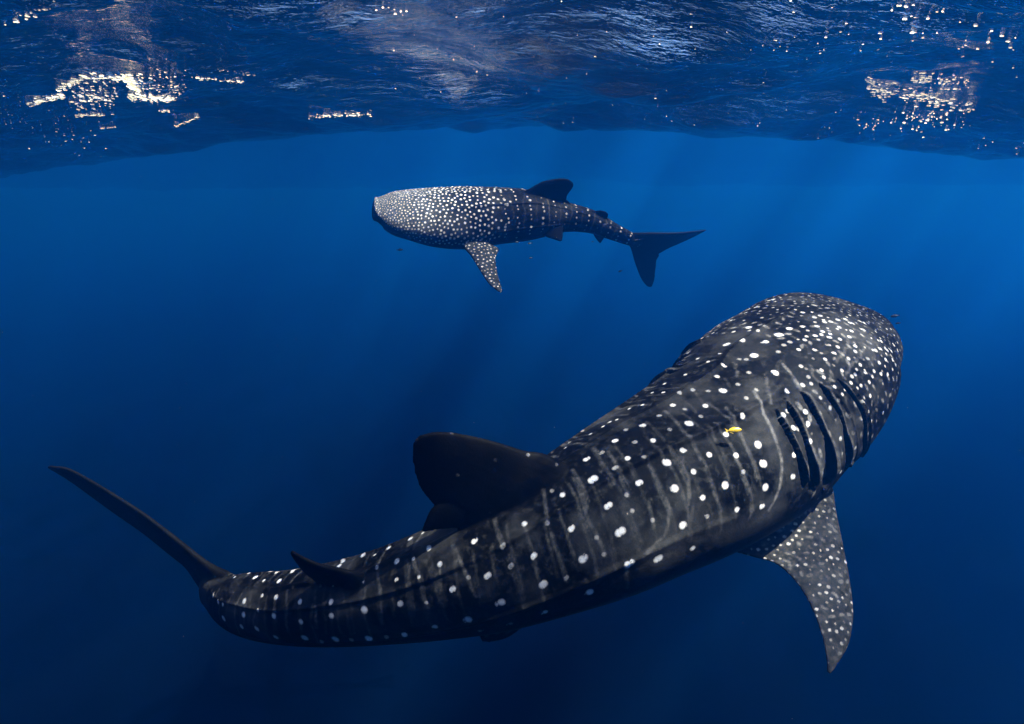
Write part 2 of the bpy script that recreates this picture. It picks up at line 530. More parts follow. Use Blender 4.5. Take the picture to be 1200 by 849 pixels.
# ------------------------------------------------------------------ markings of the large shark on its own skin
# spots: arc length from the snout, angle round the body, radius, strength; lines: strength and points; gill openings: points and half width
NEAR_SPOTS = [
    (2.409, 0.176, 0.0161, 0.95), (2.576, 0.183, 0.0158, 0.95), (2.606, 0.492, 0.0153, 0.95), (2.736, 0.192, 0.0155, 0.95), (2.769, 0.496, 0.0205, 1.0),
    (2.85, 0.006, 0.0109, 0.8), (2.904, 0.442, 0.015, 0.95), (3.052, 0.03, 0.0154, 0.95), (2.775, 0.844, 0.0147, 0.95), (2.633, 0.795, 0.0149, 0.95),
    (2.698, 0.841, 0.0144, 0.42), (2.674, 0.518, 0.0147, 0.42), (3.113, 0.483, 0.0148, 0.95), (3.02, 0.643, 0.0143, 0.42), (2.938, 0.848, 0.0146, 0.95),
    (2.778, 1.151, 0.0198, 1.0), (2.712, 1.015, 0.0143, 0.42), (3.341, 0.322, 0.0149, 0.95), (3.232, 0.602, 0.0142, 0.42), (3.129, 0.903, 0.0146, 0.95),
    (2.946, 1.22, 0.0198, 1.0), (2.867, 1.083, 0.0141, 0.42), (2.866, 1.29, 0.0141, 0.42), (3.23, 0.881, 0.0142, 0.42), (3.328, 0.866, 0.0146, 0.95),
    (3.138, 1.292, 0.0198, 1.0), (3.037, 1.342, 0.0142, 0.42), (2.793, 1.526, 0.0199, 1.0), (2.967, 1.684, 0.0201, 1.0), (3.564, 0.063, 0.0154, 0.95),
    (3.514, 0.43, 0.015, 0.95), (3.647, 0.128, 0.0107, 0.8), (3.742, 0.055, 0.0156, 0.95), (3.742, 0.407, 0.0106, 0.8), (3.626, 0.501, 0.0105, 0.8),
    (3.482, 0.862, 0.0148, 0.95), (3.403, 0.785, 0.0143, 0.42), (3.319, 1.298, 0.02, 1.0), (3.619, 0.933, 0.0104, 0.8), (3.744, 0.831, 0.0152, 0.95),
    (3.471, 1.414, 0.0203, 1.0), (3.631, 1.411, 0.0151, 0.95), (3.796, 1.469, 0.0154, 0.95), (3.174, 1.743, 0.0149, 0.95), (3.324, 1.753, 0.0146, 0.42),
    (3.451, 1.749, 0.0147, 0.42), (2.666, 0.238, 0.0151, 0.42), (2.299, 0.151, 0.0158, 0.42), (2.445, 0.438, 0.0156, 0.95), (2.551, 0.583, 0.0148, 0.42),
    (2.517, 0.349, 0.0152, 0.42), (2.485, 0.112, 0.0156, 0.42), (2.182, 0.102, 0.0166, 0.95), (2.337, 0.394, 0.0154, 0.42), (2.471, 0.733, 0.0207, 1.0),
    (2.365, 0.684, 0.0154, 0.95), (2.383, 0.92, 0.0152, 0.95), (2.507, 1.006, 0.0204, 1.0), (2.231, 0.426, 0.0217, 1.0), (2.167, 0.239, 0.0159, 0.42),
    (2.067, 0.331, 0.0163, 0.95), (2.145, 0.412, 0.0156, 0.42), (1.959, 0.181, 0.0163, 0.42), (2.002, 0.061, 0.0165, 0.42), (2.078, 0.012, 0.0164, 0.42),
    (2.267, 0.817, 0.0154, 0.95), (2.399, 1.191, 0.0151, 0.95), (2.268, 1.149, 0.0208, 1.0), (1.903, 0.276, 0.0228, 1.0), (1.812, 0.083, 0.0172, 0.95),
    (1.69, 0.034, 0.0175, 0.95), (1.974, 0.627, 0.0161, 0.95), (2.119, 0.706, 0.0158, 0.95), (2.144, 0.925, 0.0155, 0.95), (2.151, 1.097, 0.0151, 0.42),
    (2.242, 1.435, 0.0154, 0.95), (2.005, 0.927, 0.0215, 1.0), (2.03, 1.111, 0.0214, 1.0), (2.063, 1.338, 0.0213, 1.0), (2.105, 1.515, 0.0157, 0.95),
    (1.798, 0.307, 0.0164, 0.42), (1.655, 0.29, 0.0167, 0.42), (1.758, 0.466, 0.0162, 0.42), (1.854, 0.479, 0.016, 0.42), (1.545, 0.498, 0.0232, 1.0),
    (1.619, 0.669, 0.0167, 0.95), (1.766, 0.801, 0.0163, 0.95), (1.77, 0.947, 0.0162, 0.95), (1.838, 1.174, 0.016, 0.95), (1.886, 1.367, 0.016, 0.95),
    (1.459, 0.231, 0.024, 1.0), (1.307, 0.166, 0.0181, 0.95), (1.199, 0.187, 0.0248, 1.0), (1.524, 0.196, 0.0171, 0.42), (1.541, 0.137, 0.0172, 0.42),
    (1.36, 0.358, 0.0171, 0.42), (1.285, 0.325, 0.0173, 0.42), (1.271, 0.457, 0.0141, 0.65), (1.389, 0.629, 0.0138, 0.65), (1.457, 0.811, 0.0135, 0.65),
    (1.63, 0.914, 0.0165, 0.95), (1.666, 1.013, 0.0164, 0.95), (1.709, 1.149, 0.0163, 0.95), (1.504, -0.104, 0.0127, 0.8), (1.382, -0.136, 0.0186, 0.95),
    (1.859, -0.256, 0.0124, 0.8), (1.589, -0.327, 0.0129, 0.8), (1.655, -0.164, 0.0125, 0.8), (1.979, -0.373, 0.0124, 0.8), (2.097, -0.36, 0.0122, 0.8),
    (2.088, -0.2, 0.012, 0.8), (2.259, -0.206, 0.0118, 0.8), (2.313, -0.306, 0.0119, 0.8), (2.434, -0.198, 0.0116, 0.8), (2.464, -0.253, 0.0116, 0.8),
    (2.513, -0.241, 0.0116, 0.8), (2.593, -0.25, 0.0115, 0.8), (2.734, -0.368, 0.0115, 0.8), (1.354, -0.001, 0.0183, 0.95), (1.172, -0.146, 0.019, 0.95),
    (2.676, 1.638, 0.0202, 1.0), (2.509, 1.702, 0.0152, 0.95), (2.655, 1.202, 0.0143, 0.42), (2.538, 1.392, 0.0203, 1.0), (2.405, 1.393, 0.0147, 0.42),
    (4.927, -0.578, 0.0127, 0.8), (4.807, -0.341, 0.0179, 0.95), (4.699, -0.226, 0.0122, 0.8), (4.658, -0.571, 0.0123, 0.8), (4.559, -0.213, 0.0172, 0.95),
    (4.511, -0.562, 0.0174, 0.95), (4.145, -0.371, 0.0165, 0.95), (4.149, -0.573, 0.0116, 0.8), (4.006, -0.538, 0.0165, 0.95), (3.912, -0.39, 0.0113, 0.8),
    (3.832, -0.475, 0.0162, 0.95), (3.698, -0.491, 0.0161, 0.95), (3.86, 0.03, 0.0153, 0.42), (3.949, 0.243, 0.0157, 0.95), (4.13, 0.146, 0.0161, 0.95),
    (4.14, 0.523, 0.0159, 0.95), (4.339, 0.428, 0.0163, 0.95), (4.523, 0.26, 0.0168, 0.95), (4.64, 0.235, 0.0119, 0.8), (4.775, 0.431, 0.0173, 0.95),
    (3.947, 0.793, 0.0211, 1.0), (4.15, 0.809, 0.0159, 0.95), (4.345, 0.88, 0.0162, 0.95), (4.528, 0.715, 0.0167, 0.95), (4.645, 0.615, 0.0118, 0.8),
    (4.773, 0.799, 0.0172, 0.95), (4.817, 1.182, 0.0174, 0.95), (4.688, 1.133, 0.0171, 0.95), (4.574, 1.343, 0.0169, 0.95), (4.371, 1.332, 0.0223, 1.0),
    (4.191, 1.41, 0.0219, 1.0), (4.0, 1.463, 0.0215, 1.0), (3.896, 1.471, 0.0152, 0.42), (4.102, 1.46, 0.0155, 0.42), (4.282, 1.477, 0.0158, 0.42),
    (4.98, 1.105, 0.0178, 0.95), (4.974, 0.665, 0.0124, 0.8), (5.031, 0.658, 0.0125, 0.8), (5.112, 0.57, 0.0127, 0.8), (5.023, -0.349, 0.0128, 0.8),
    (1.073, 0.423, 0.0145, 0.65), (1.384, 0.679, 0.0134, 0.29), (1.204, 0.544, 0.0141, 0.65), (1.282, 0.61, 0.0136, 0.29), (1.228, 0.671, 0.014, 0.65),
    (1.324, 0.766, 0.0138, 0.65), (1.358, 0.821, 0.0137, 0.65), (1.49, 0.955, 0.0134, 0.65), (1.359, 0.953, 0.0136, 0.65), (1.353, 1.056, 0.0136, 0.65),
    (1.214, 0.852, 0.0139, 0.65), (1.227, 0.763, 0.0135, 0.29), (1.064, 0.646, 0.0143, 0.65), (0.984, 0.602, 0.0145, 0.65), (1.134, 0.672, 0.0141, 0.65),
    (0.906, 0.645, 0.0147, 0.65), (0.953, 0.745, 0.0145, 0.65), (0.997, 0.786, 0.0144, 0.65), (1.092, 0.801, 0.0142, 0.65), (1.061, 0.915, 0.0142, 0.65),
    (1.156, 0.958, 0.014, 0.65), (1.235, 0.99, 0.0138, 0.65), (1.179, 1.076, 0.0139, 0.65), (0.966, 0.924, 0.0144, 0.65), (1.074, 1.013, 0.0141, 0.65),
    (1.156, 1.231, 0.014, 0.65), (0.999, 1.06, 0.0143, 0.65), (1.255, 1.222, 0.0138, 0.65), (1.099, 1.112, 0.0141, 0.65), (1.483, 1.09, 0.0134, 0.65),
    (0.831, 0.617, 0.0149, 0.65), (0.731, 0.667, 0.0151, 0.65), (0.839, 0.4, 0.0151, 0.65), (0.877, 0.365, 0.015, 0.65), (0.862, 0.509, 0.0149, 0.65),
    (0.998, 0.433, 0.0147, 0.65), (1.029, 0.265, 0.0148, 0.65), (0.967, 0.354, 0.0148, 0.65), (0.859, 0.252, 0.0152, 0.65), (0.826, 0.106, 0.0155, 0.65),
    (1.023, 0.523, 0.0145, 0.65), (0.806, 0.274, 0.0153, 0.65), (0.958, 0.466, 0.0143, 0.29), (0.695, 0.9, 0.0151, 0.65), (0.726, 1.014, 0.015, 0.65),
    (0.671, 1.037, 0.0151, 0.65), (0.738, 1.183, 0.0149, 0.65), (0.822, 1.095, 0.0147, 0.65), (0.904, 1.047, 0.0145, 0.65), (0.787, 0.961, 0.0148, 0.65),
    (0.841, 0.934, 0.0147, 0.65), (0.956, 1.142, 0.0144, 0.65), (0.894, 1.225, 0.0146, 0.65), (0.416, 0.904, 0.0159, 0.65), (0.382, 1.018, 0.016, 0.65),
    (0.619, 0.549, 0.0155, 0.65), (0.734, 0.537, 0.0152, 0.65), (0.721, 0.45, 0.0153, 0.65), (0.775, 0.423, 0.0152, 0.65), (1.098, 0.197, 0.0185, 0.95),
    (1.158, 0.402, 0.0144, 0.65), (1.236, 0.327, 0.0174, 0.42), (1.104, 0.569, 0.0139, 0.29),
]
NEAR_LINES = [
    (0.2, [(2.937, -0.105), (2.972, 0.275), (3.019, 0.629)]), (0.2, [(2.811, 0.236), (2.841, 0.577), (2.869, 0.868), (2.861, 1.054), (2.861, 1.306)]),
    (0.2, [(2.671, 0.084), (2.7, 0.38), (2.721, 0.671)]), (0.2, [(3.224, 0.031), (3.233, 0.34), (3.23, 0.585)]),
    (0.1, [(3.225, 0.749), (3.229, 1.046), (3.231, 1.386)]), (0.2, [(3.023, 0.775), (3.033, 1.047), (3.039, 1.36)]),
    (0.2, [(3.441, 0.203), (3.414, 0.617), (3.399, 1.068)]), (0.1, [(3.572, 0.127), (3.539, 0.545), (3.529, 1.018)]),
    (0.1, [(3.685, 0.129), (3.674, 0.665), (3.69, 1.01)]), (0.2, [(3.624, 0.428), (3.621, 0.77), (3.621, 1.073)]),
    (0.2, [(2.806, 1.533), (2.815, 1.758)]), (0.2, [(2.812, 0.214), (2.823, 0.494), (2.845, 0.719)]),
    (0.1, [(2.678, 0.087), (2.717, 0.465)]), (0.2, [(2.551, 0.692), (2.574, 0.907), (2.572, 1.164)]),
    (0.2, [(2.416, 0.62), (2.413, 0.799), (2.423, 0.974), (2.46, 1.139)]), (0.2, [(2.248, 0.116), (2.287, 0.424), (2.303, 0.643), (2.319, 0.819)]),
    (0.1, [(2.378, 0.152), (2.403, 0.489)]), (0.1, [(2.114, 0.145), (2.145, 0.35)]),
    (0.2, [(1.995, 0.475), (2.036, 0.661), (2.064, 0.852), (2.08, 1.012), (2.093, 1.22)]), (0.1, [(2.194, 0.815), (2.221, 1.016)]),
    (0.2, [(2.151, 0.925), (2.158, 1.14), (2.15, 1.318), (2.162, 1.508)]), (0.2, [(1.606, 0.435), (1.709, 0.539), (1.769, 0.643)]),
    (0.5, [(1.778, 0.481), (1.858, 0.711), (1.897, 0.968), (1.924, 1.163), (1.98, 1.391), (2.061, 1.552)]), (0.2, [(1.442, 0.5), (1.501, 0.636), (1.551, 0.771)]),
    (0.1, [(2.326, 0.941), (2.331, 1.109)]), (0.2, [(2.339, 1.175), (2.326, 1.385)]),
    (0.2, [(2.644, 0.272), (2.683, 0.683), (2.692, 0.847)]), (0.1, [(2.172, 0.567), (2.188, 0.712)]),
    (0.2, [(1.604, 0.102), (1.738, 0.225)]), (0.1, [(1.798, 0.17), (1.85, 0.275)]),
    (0.1, [(2.011, 0.104), (2.063, 0.295)]), (0.1, [(1.531, 0.501), (1.422, 0.453)]),
    (0.2, [(2.551, 0.705), (2.574, 1.024), (2.578, 1.242), (2.625, 1.413), (2.723, 1.474)]), (0.2, [(2.433, 0.752), (2.439, 1.044), (2.479, 1.191)]),
    (0.1, [(2.334, 1.186), (2.337, 1.466)]), (0.1, [(2.734, 0.933), (2.731, 1.197), (2.733, 1.426)]),
    (0.1, [(2.403, 1.347), (2.409, 1.605)]), (0.2, [(2.167, 1.106), (2.151, 1.358), (2.175, 1.554)]),
    (0.2, [(2.636, 1.021), (2.66, 1.253)]), (0.2, [(2.8, 1.517), (2.813, 1.882)]),
    (0.1, [(2.456, 1.24), (2.534, 1.542)]), (0.2, [(4.249, 0.237), (4.236, 0.638), (4.261, 1.045)]),
    (0.1, [(4.076, -0.119), (4.052, 0.798), (4.084, 1.311)]), (0.2, [(3.858, 0.041), (3.834, 0.595), (3.872, 1.136)]),
    (0.1, [(3.691, 0.136), (3.687, 0.645), (3.701, 1.109)]), (0.2, [(3.653, 0.087), (3.622, 0.533), (3.627, 1.116)]),
    (0.1, [(3.586, 0.237), (3.552, 0.639), (3.556, 0.987)]), (0.2, [(4.45, 0.134), (4.424, 0.574), (4.452, 1.01)]),
    (0.1, [(4.597, 0.256), (4.589, 0.799), (4.65, 1.379)]), (0.1, [(4.743, 0.156), (4.709, 0.714), (4.8, 1.515)]),
    (0.1, [(4.186, 0.233), (4.191, 0.894)]), (0.1, [(4.654, 0.219), (4.647, 0.639), (4.688, 1.106)]),
    (0.1, [(3.953, 0.132), (3.955, 0.849)]), (0.1, [(4.147, 0.217), (4.147, 0.753), (4.192, 1.39)]),
    (0.1, [(4.524, 0.25), (4.523, 0.733), (4.58, 1.403)]), (0.1, [(4.338, 0.358), (4.342, 0.846), (4.383, 1.35)]),
    (0.1, [(4.781, 0.416), (4.821, 1.214)]), (0.5, [(1.456, 0.533), (1.493, 0.638), (1.536, 0.766)]),
    (0.2, [(1.344, 0.67), (1.4, 0.767), (1.412, 0.851)]), (0.2, [(0.925, 0.616), (0.977, 0.683), (1.086, 0.731), (1.191, 0.761)]),
    (0.2, [(0.923, 0.805), (1.005, 0.846), (1.128, 0.864), (1.251, 0.934)]), (0.1, [(0.977, 0.381), (1.044, 0.48), (1.097, 0.5), (1.116, 0.443)]),
    (0.1, [(1.205, 0.447), (1.235, 0.511), (1.262, 0.545)]), (0.1, [(1.332, 0.498), (1.327, 0.549), (1.299, 0.552)]),
    (0.1, [(1.162, 0.227), (1.174, 0.305), (1.186, 0.354)]), (0.1, [(0.957, 0.699), (0.91, 0.72), (0.886, 0.767), (0.918, 0.811)]),
    (0.2, [(0.877, 0.789), (0.874, 0.871)]), (0.2, [(0.788, 0.59), (0.777, 0.684), (0.723, 0.738)]),
    (0.1, [(0.892, 0.944), (0.982, 0.99), (1.03, 1.004)]), (0.1, [(1.1, 0.935), (1.097, 0.995), (1.128, 1.015)]),
    (0.2, [(1.286, 0.803), (1.327, 0.883), (1.366, 0.888)]), (0.1, [(1.506, 0.866), (1.47, 0.889)]),
    (0.1, [(0.783, 0.871), (0.733, 0.963), (0.637, 0.99)]), (0.1, [(0.827, 1.005), (0.787, 1.065), (0.714, 1.116)]),
    (0.1, [(1.054, 1.051), (1.04, 1.142), (0.977, 1.205)]), (0.1, [(1.11, 1.362), (1.151, 1.378)]),
    (0.1, [(1.206, 0.603), (1.159, 0.628)]), (0.1, [(1.167, 0.983), (1.189, 1.029)]),
    (0.1, [(1.352, 1.089), (1.375, 1.16)]), (0.1, [(0.806, 0.77), (0.772, 0.826)]),
]
NEAR_SLITS = [
    [(1.295, 0.912, 0.0038), (1.291, 1.015, 0.0114), (1.289, 1.156, 0.0095), (1.284, 1.332, 0.0096), (1.292, 1.474, 0.0096), (1.315, 1.668, 0.0136), (1.298, 1.856, 0.0139)],
    [(1.418, 0.864, 0.0038), (1.427, 0.96, 0.015), (1.441, 1.062, 0.0131), (1.448, 1.202, 0.0094), (1.463, 1.329, 0.0066), (1.48, 1.434, 0.0094), (1.48, 1.585, 0.0151), (1.472, 1.782, 0.0192)],
    [(1.556, 0.791, 0.0046), (1.562, 0.872, 0.0167), (1.585, 1.0, 0.0156), (1.594, 1.129, 0.011), (1.6, 1.221, 0.0083), (1.61, 1.312, 0.0147), (1.622, 1.456, 0.0222), (1.633, 1.588, 0.0279)],
    [(1.673, 0.722, 0.0037), (1.7, 0.823, 0.0155), (1.711, 0.929, 0.0145), (1.727, 1.064, 0.0127), (1.744, 1.191, 0.0144), (1.751, 1.333, 0.0181), (1.751, 1.447, 0.0236)],
    [(1.775, 0.744, 0.0036), (1.798, 0.842, 0.0126), (1.812, 0.963, 0.009), (1.815, 1.092, 0.0063), (1.819, 1.234, 0.0072), (1.821, 1.342, 0.0117)],
]
GOLD_DEPTH = 3.435


# ------------------------------------------------------------------ skin: markings that belong to the animal
def smooth(x):
    x = np.clip(x, 0, 1)
    return x * x * (3 - 2 * x)


def seg_dist(p, a, b):
    ab = b - a
    t = np.clip(((p - a) @ ab) / max(ab @ ab, 1e-9), 0, 1)
    return np.linalg.norm(p - a - t[:, None] * ab, axis=1), t


class Skin:
    """Per-vertex marking strengths of one shark."""

    def __init__(self, B, me, pieces):
        self.B = B
        self.P = verts_of(me)
        self.N = normals_of(me)
        self.s, self.th, self.out, self.k = body_coords(B, self.P)
        self.rad = (B.w + B.h)[self.k] / 2
        n = len(self.P)
        self.spot = np.zeros(n)
        self.line = np.zeros(n)
        self.dark = np.zeros(n)
        self.order = np.argsort(self.s)
        self.ss = self.s[self.order]
        src = kdtree.KDTree(sum(len(v) for v, f in pieces))
        c = 0
        for j, (v, f) in enumerate(pieces):
            for x in v:
                src.insert(x, c)
                c += 1
        src.balance()
        nb = len(pieces[0][0])
        self.fin = np.array([src.find(x)[1] >= nb for x in self.P], float)
        E = np.empty(len(me.edges) * 2, int)
        me.edges.foreach_get('vertices', E)
        E = E.reshape(-1, 2)
        deg = np.bincount(E.ravel(), minlength=n)
        for _ in range(5):
            acc = np.bincount(E[:, 0], self.fin[E[:, 1]], n) + np.bincount(E[:, 1], self.fin[E[:, 0]], n)
            self.fin = .4 * self.fin + .6 * acc / deg
        self.kd = kdtree.KDTree(n)
        for i, p in enumerate(self.P):
            self.kd.insert(p, i)
        self.kd.balance()

    def slab(self, s0, s1):
        a, b = np.searchsorted(self.ss, [s0, s1])
        return self.order[a:b]

    def body_spot(self, s0, t0, r, v):
        i = self.slab(s0 - 2 * r, s0 + 2 * r)
        i = i[self.fin[i] < .6]
        dt = (self.th[i] - t0 + math.pi) % (2 * math.pi) - math.pi
        d = np.hypot(self.s[i] - s0, dt * self.rad[i])
        self.spot[i] = np.maximum(self.spot[i], v * smooth((1.30 - d / r) / .85))

    def body_line(self, w, pts, half=.0085):
        pts = np.array(pts)
        i = self.slab(pts[:, 0].min() - .04, pts[:, 0].max() + .04)
        i = i[self.fin[i] < .6]
        best = np.full(len(i), 9.0)
        for a, b in zip(pts, pts[1:]):
            q = np.stack([self.s[i], self.th[i] * self.rad[i]], -1)
            rm = np.median(self.rad[i]) if len(i) else 1
            d, _ = seg_dist(q, np.array([a[0], a[1] * rm]), np.array([b[0], b[1] * rm]))
            best = np.minimum(best, d)
        self.line[i] = np.maximum(self.line[i], w * smooth((1.6 - best / half) / 1.2))

    def dot(self, idx, r, v, channel='spot', stretch=None):
        p = self.P[idx]
        a = getattr(self, channel)
        for co, j, d in self.kd.find_range(p, r * 1.3 * (2 if stretch is not None else 1)):
            if stretch is not None:
                q = np.array(co) - p
                u = q @ stretch
                d = math.sqrt(max(d * d - u * u, 0) + (u / 2) ** 2)
            a[j] = max(a[j], v * float(smooth((1.25 - d / r) / .6)))

    def scatter(self, cand, gap, rng, skip=.15):
        """Evenly spread vertices out of cand, gap[i] metres apart, clear of marks already made."""
        cand = rng.permutation(cand)
        grid = {}
        cell = gap[cand].max() if len(cand) else 1
        got = []
        for i in cand:
            if self.spot[i] > skip:
                continue
            p = self.P[i]
            c = tuple((p // cell).astype(int))
            g = gap[i]
            ok = True
            for dx in (-1, 0, 1):
                for dy in (-1, 0, 1):
                    for dz in (-1, 0, 1):
                        for q in grid.get((c[0] + dx, c[1] + dy, c[2] + dz), ()):
                            if (p[0] - q[0]) ** 2 + (p[1] - q[1]) ** 2 + (p[2] - q[2]) ** 2 < g * g:
                                ok = False
                                break
                        if not ok:
                            break
                    if not ok:
                        break
                if not ok:
                    break
            if ok:
                grid.setdefault(c, []).append(p)
                got.append(i)
        return got

    def store(self, me):
        belly = smooth((np.abs(self.th) - 1.95) / .35) * (1 - self.fin)
        belly[self.s > self.B.S[-1] - .5] *= .4
        pec = self.fin * (np.abs(self.th) > .9) * (self.s < .55 * self.B.S[-1])
        self.line = np.maximum(self.line, .11 * pec)
        col = np.stack([self.spot, self.line, belly, self.dark], -1).astype(np.float32)
        a = me.attributes.new('marks', 'FLOAT_COLOR', 'POINT')
        a.data.foreach_set('color', col.ravel())
        f = me.attributes.new('fin', 'FLOAT', 'POINT')
        f.data.foreach_set('value', (self.fin * ((np.abs(self.th) < .9) | (self.s > .55 * self.B.S[-1]))).astype(np.float32))


def shark_material(name, base, mott, spot_col, scale=1.0):
    m, N, OUT, LK = new_material(name)
    obj = N('ShaderNodeTexCoord').outputs['Object']
    at_ = N('ShaderNodeAttribute')
    at_.attribute_name = 'marks'
    fin = N('ShaderNodeAttribute')
    fin.attribute_name = 'fin'
    sep = N('ShaderNodeSeparateColor', Color=at_.outputs['Color'])
    spot, line, belly = sep.outputs[0], sep.outputs[1], sep.outputs[2]
    dark = at_.outputs['Alpha']
    big = N('ShaderNodeTexNoise', Vector=obj, Scale=3.2 * scale, Detail=5.0, Roughness=.6).outputs[0]
    small = N('ShaderNodeTexNoise', Vector=obj, Scale=30.0 * scale, Detail=4.0, Roughness=.65).outputs[0]
    fine = N('ShaderNodeTexNoise', Vector=obj, Scale=95.0 * scale, Detail=4.0, Roughness=.72).outputs[0]
    mix0 = N('ShaderNodeMix', Factor=N('ShaderNodeMapRange', Value=big, From_Min=.46, From_Max=.70).outputs[0])
    mix0.data_type = 'RGBA'
    mix0.inputs['A'].default_value = (*base, 1)
    mix0.inputs[6].default_value = (*base, 1)
    mix0.inputs[7].default_value = (*mott, 1)

    def mix(a, b, f):
        k = N('ShaderNodeMix')
        k.data_type = 'RGBA'
        for i, v in ((0, f), (6, a), (7, b)):
            if hasattr(v, 'is_output'):
                LK(v, k.inputs[i])
            else:
                k.inputs[i].default_value = v
        return k.outputs[2]

    def math_(op, a, b):
        k = N('ShaderNodeMath', _0=a, _1=b)
        k.operation = op
        return k.outputs[0]
    c = mix(mix0.outputs[2], (mott[0] * 1.5, mott[1] * 1.5, mott[2] * 1.5, 1), N('ShaderNodeMapRange', Value=small, From_Min=.52, From_Max=.80, To_Max=.55).outputs[0])
    c = mix(c, (.0009, .0009, .001, 1), math_('MULTIPLY', fin.outputs['Fac'], .9))
    c = mix(c, (.10, .105, .11, 1), math_('MULTIPLY', belly, .8))
    rough_l = math_('MULTIPLY', line, N('ShaderNodeMapRange', Value=small, From_Min=.35, From_Max=.65, To_Min=.25, To_Max=1.35).outputs[0])
    c = mix(c, (.175, .173, .17, 1), rough_l)
    rag = math_('ADD', spot, math_('MULTIPLY', math_('SUBTRACT', fine, .5), math_('MULTIPLY', spot, 1.5)))
    c = mix(c, spot_col, N('ShaderNodeMapRange', Value=rag, From_Min=.15, From_Max=1.0).outputs[0])
    c = mix(c, (.0008, .0008, .001, 1), dark)
    bh = math_('ADD', math_('MULTIPLY', small, .7), fine)
    bump = N('ShaderNodeBump', Height=bh, Strength=.35, Distance=.006).outputs[0]
    rough = N('ShaderNodeMapRange', Value=small, To_Min=.5, To_Max=.7).outputs[0]
    p = N('ShaderNodeBsdfPrincipled', Base_Color=c, Roughness=rough, Normal=bump)
    p.inputs['Specular IOR Level'].default_value = .025
    LK(p.outputs[0], OUT.inputs['Surface'])
    return m


m_black, N, OUT, LK = new_material('gill_tissue')
LK(N('ShaderNodeBsdfPrincipled', Base_Color=(.0008, .0008, .001, 1), Roughness=.9).outputs[0], OUT.inputs['Surface'])
m_eye, N, OUT, LK = new_material('shark_eye')
LK(N('ShaderNodeBsdfPrincipled', Base_Color=(.01, .01, .012, 1), Roughness=.15).outputs[0], OUT.inputs['Surface'])


def centre_on(me, c):
    me.vertices.foreach_set('co', (verts_of(me) - c).ravel())
    me.update()


def finish_shark(me, skin, label, material, centre):
    skin.store(me)
    me.polygons.foreach_set('use_smooth', np.ones(len(me.polygons), bool))
    me.materials.clear()
    me.materials.append(material)
    centre_on(me, centre)
    o = bpy.data.objects.new('whale_shark', me)
    scene.collection.objects.link(o)
    o.location = centre
    o['label'] = label
    o['category'] = 'shark'
    o['group'] = 'whale sharks swimming below the surface'
    return o


def ring_point(B, s, th, lift=0.0):
    """Point on the trunk at arc length s and angle th, with its outward direction."""
    k = int(np.clip(np.searchsorted(B.S, s), 1, len(B.S) - 1))
    f = np.clip((s - B.S[k - 1]) / (B.S[k] - B.S[k - 1]), 0, 1)
    j = (th / (2 * math.pi) * NA) % NA
    j0 = int(j)
    g = j - j0
    V = B.V[B.ncap:]
    p = lambda r: V[r, j0 % NA] * (1 - g) + V[r, (j0 + 1) % NA] * g
    q = p(k - 1) * (1 - f) + p(k) * f
    c = B.C[k - 1] * (1 - f) + B.C[k] * f
    n = unit(q - c)
    return q + n * lift, n


def eye_on(B, shark, s, th, r):
    for sg in (-1, 1):
        p, n = ring_point(B, s, sg * th, -.3 * r)
        V, F = [], []
        for i in range(9):
            a = math.pi * i / 8
            for j in range(14):
                b = 2 * math.pi * j / 14
                V.append((r * math.sin(a) * math.cos(b), r * math.sin(a) * math.sin(b), r * math.cos(a)))
        for i in range(8):
            for j in range(14):
                F.append((i * 14 + j, (i + 1) * 14 + j, (i + 1) * 14 + (j + 1) % 14, i * 14 + (j + 1) % 14))
        e = mesh_object('eye', V, F, m_eye, parent=shark)
        e.location = p - np.array(shark.location)


# ------------------------------------------------------------------ the large shark below
B, pieces = near_pieces()
me = weld('whale_shark', pieces, .0075)
relax(me, 2)
s_, th_, out_, k_ = body_coords(B, verts_of(me))
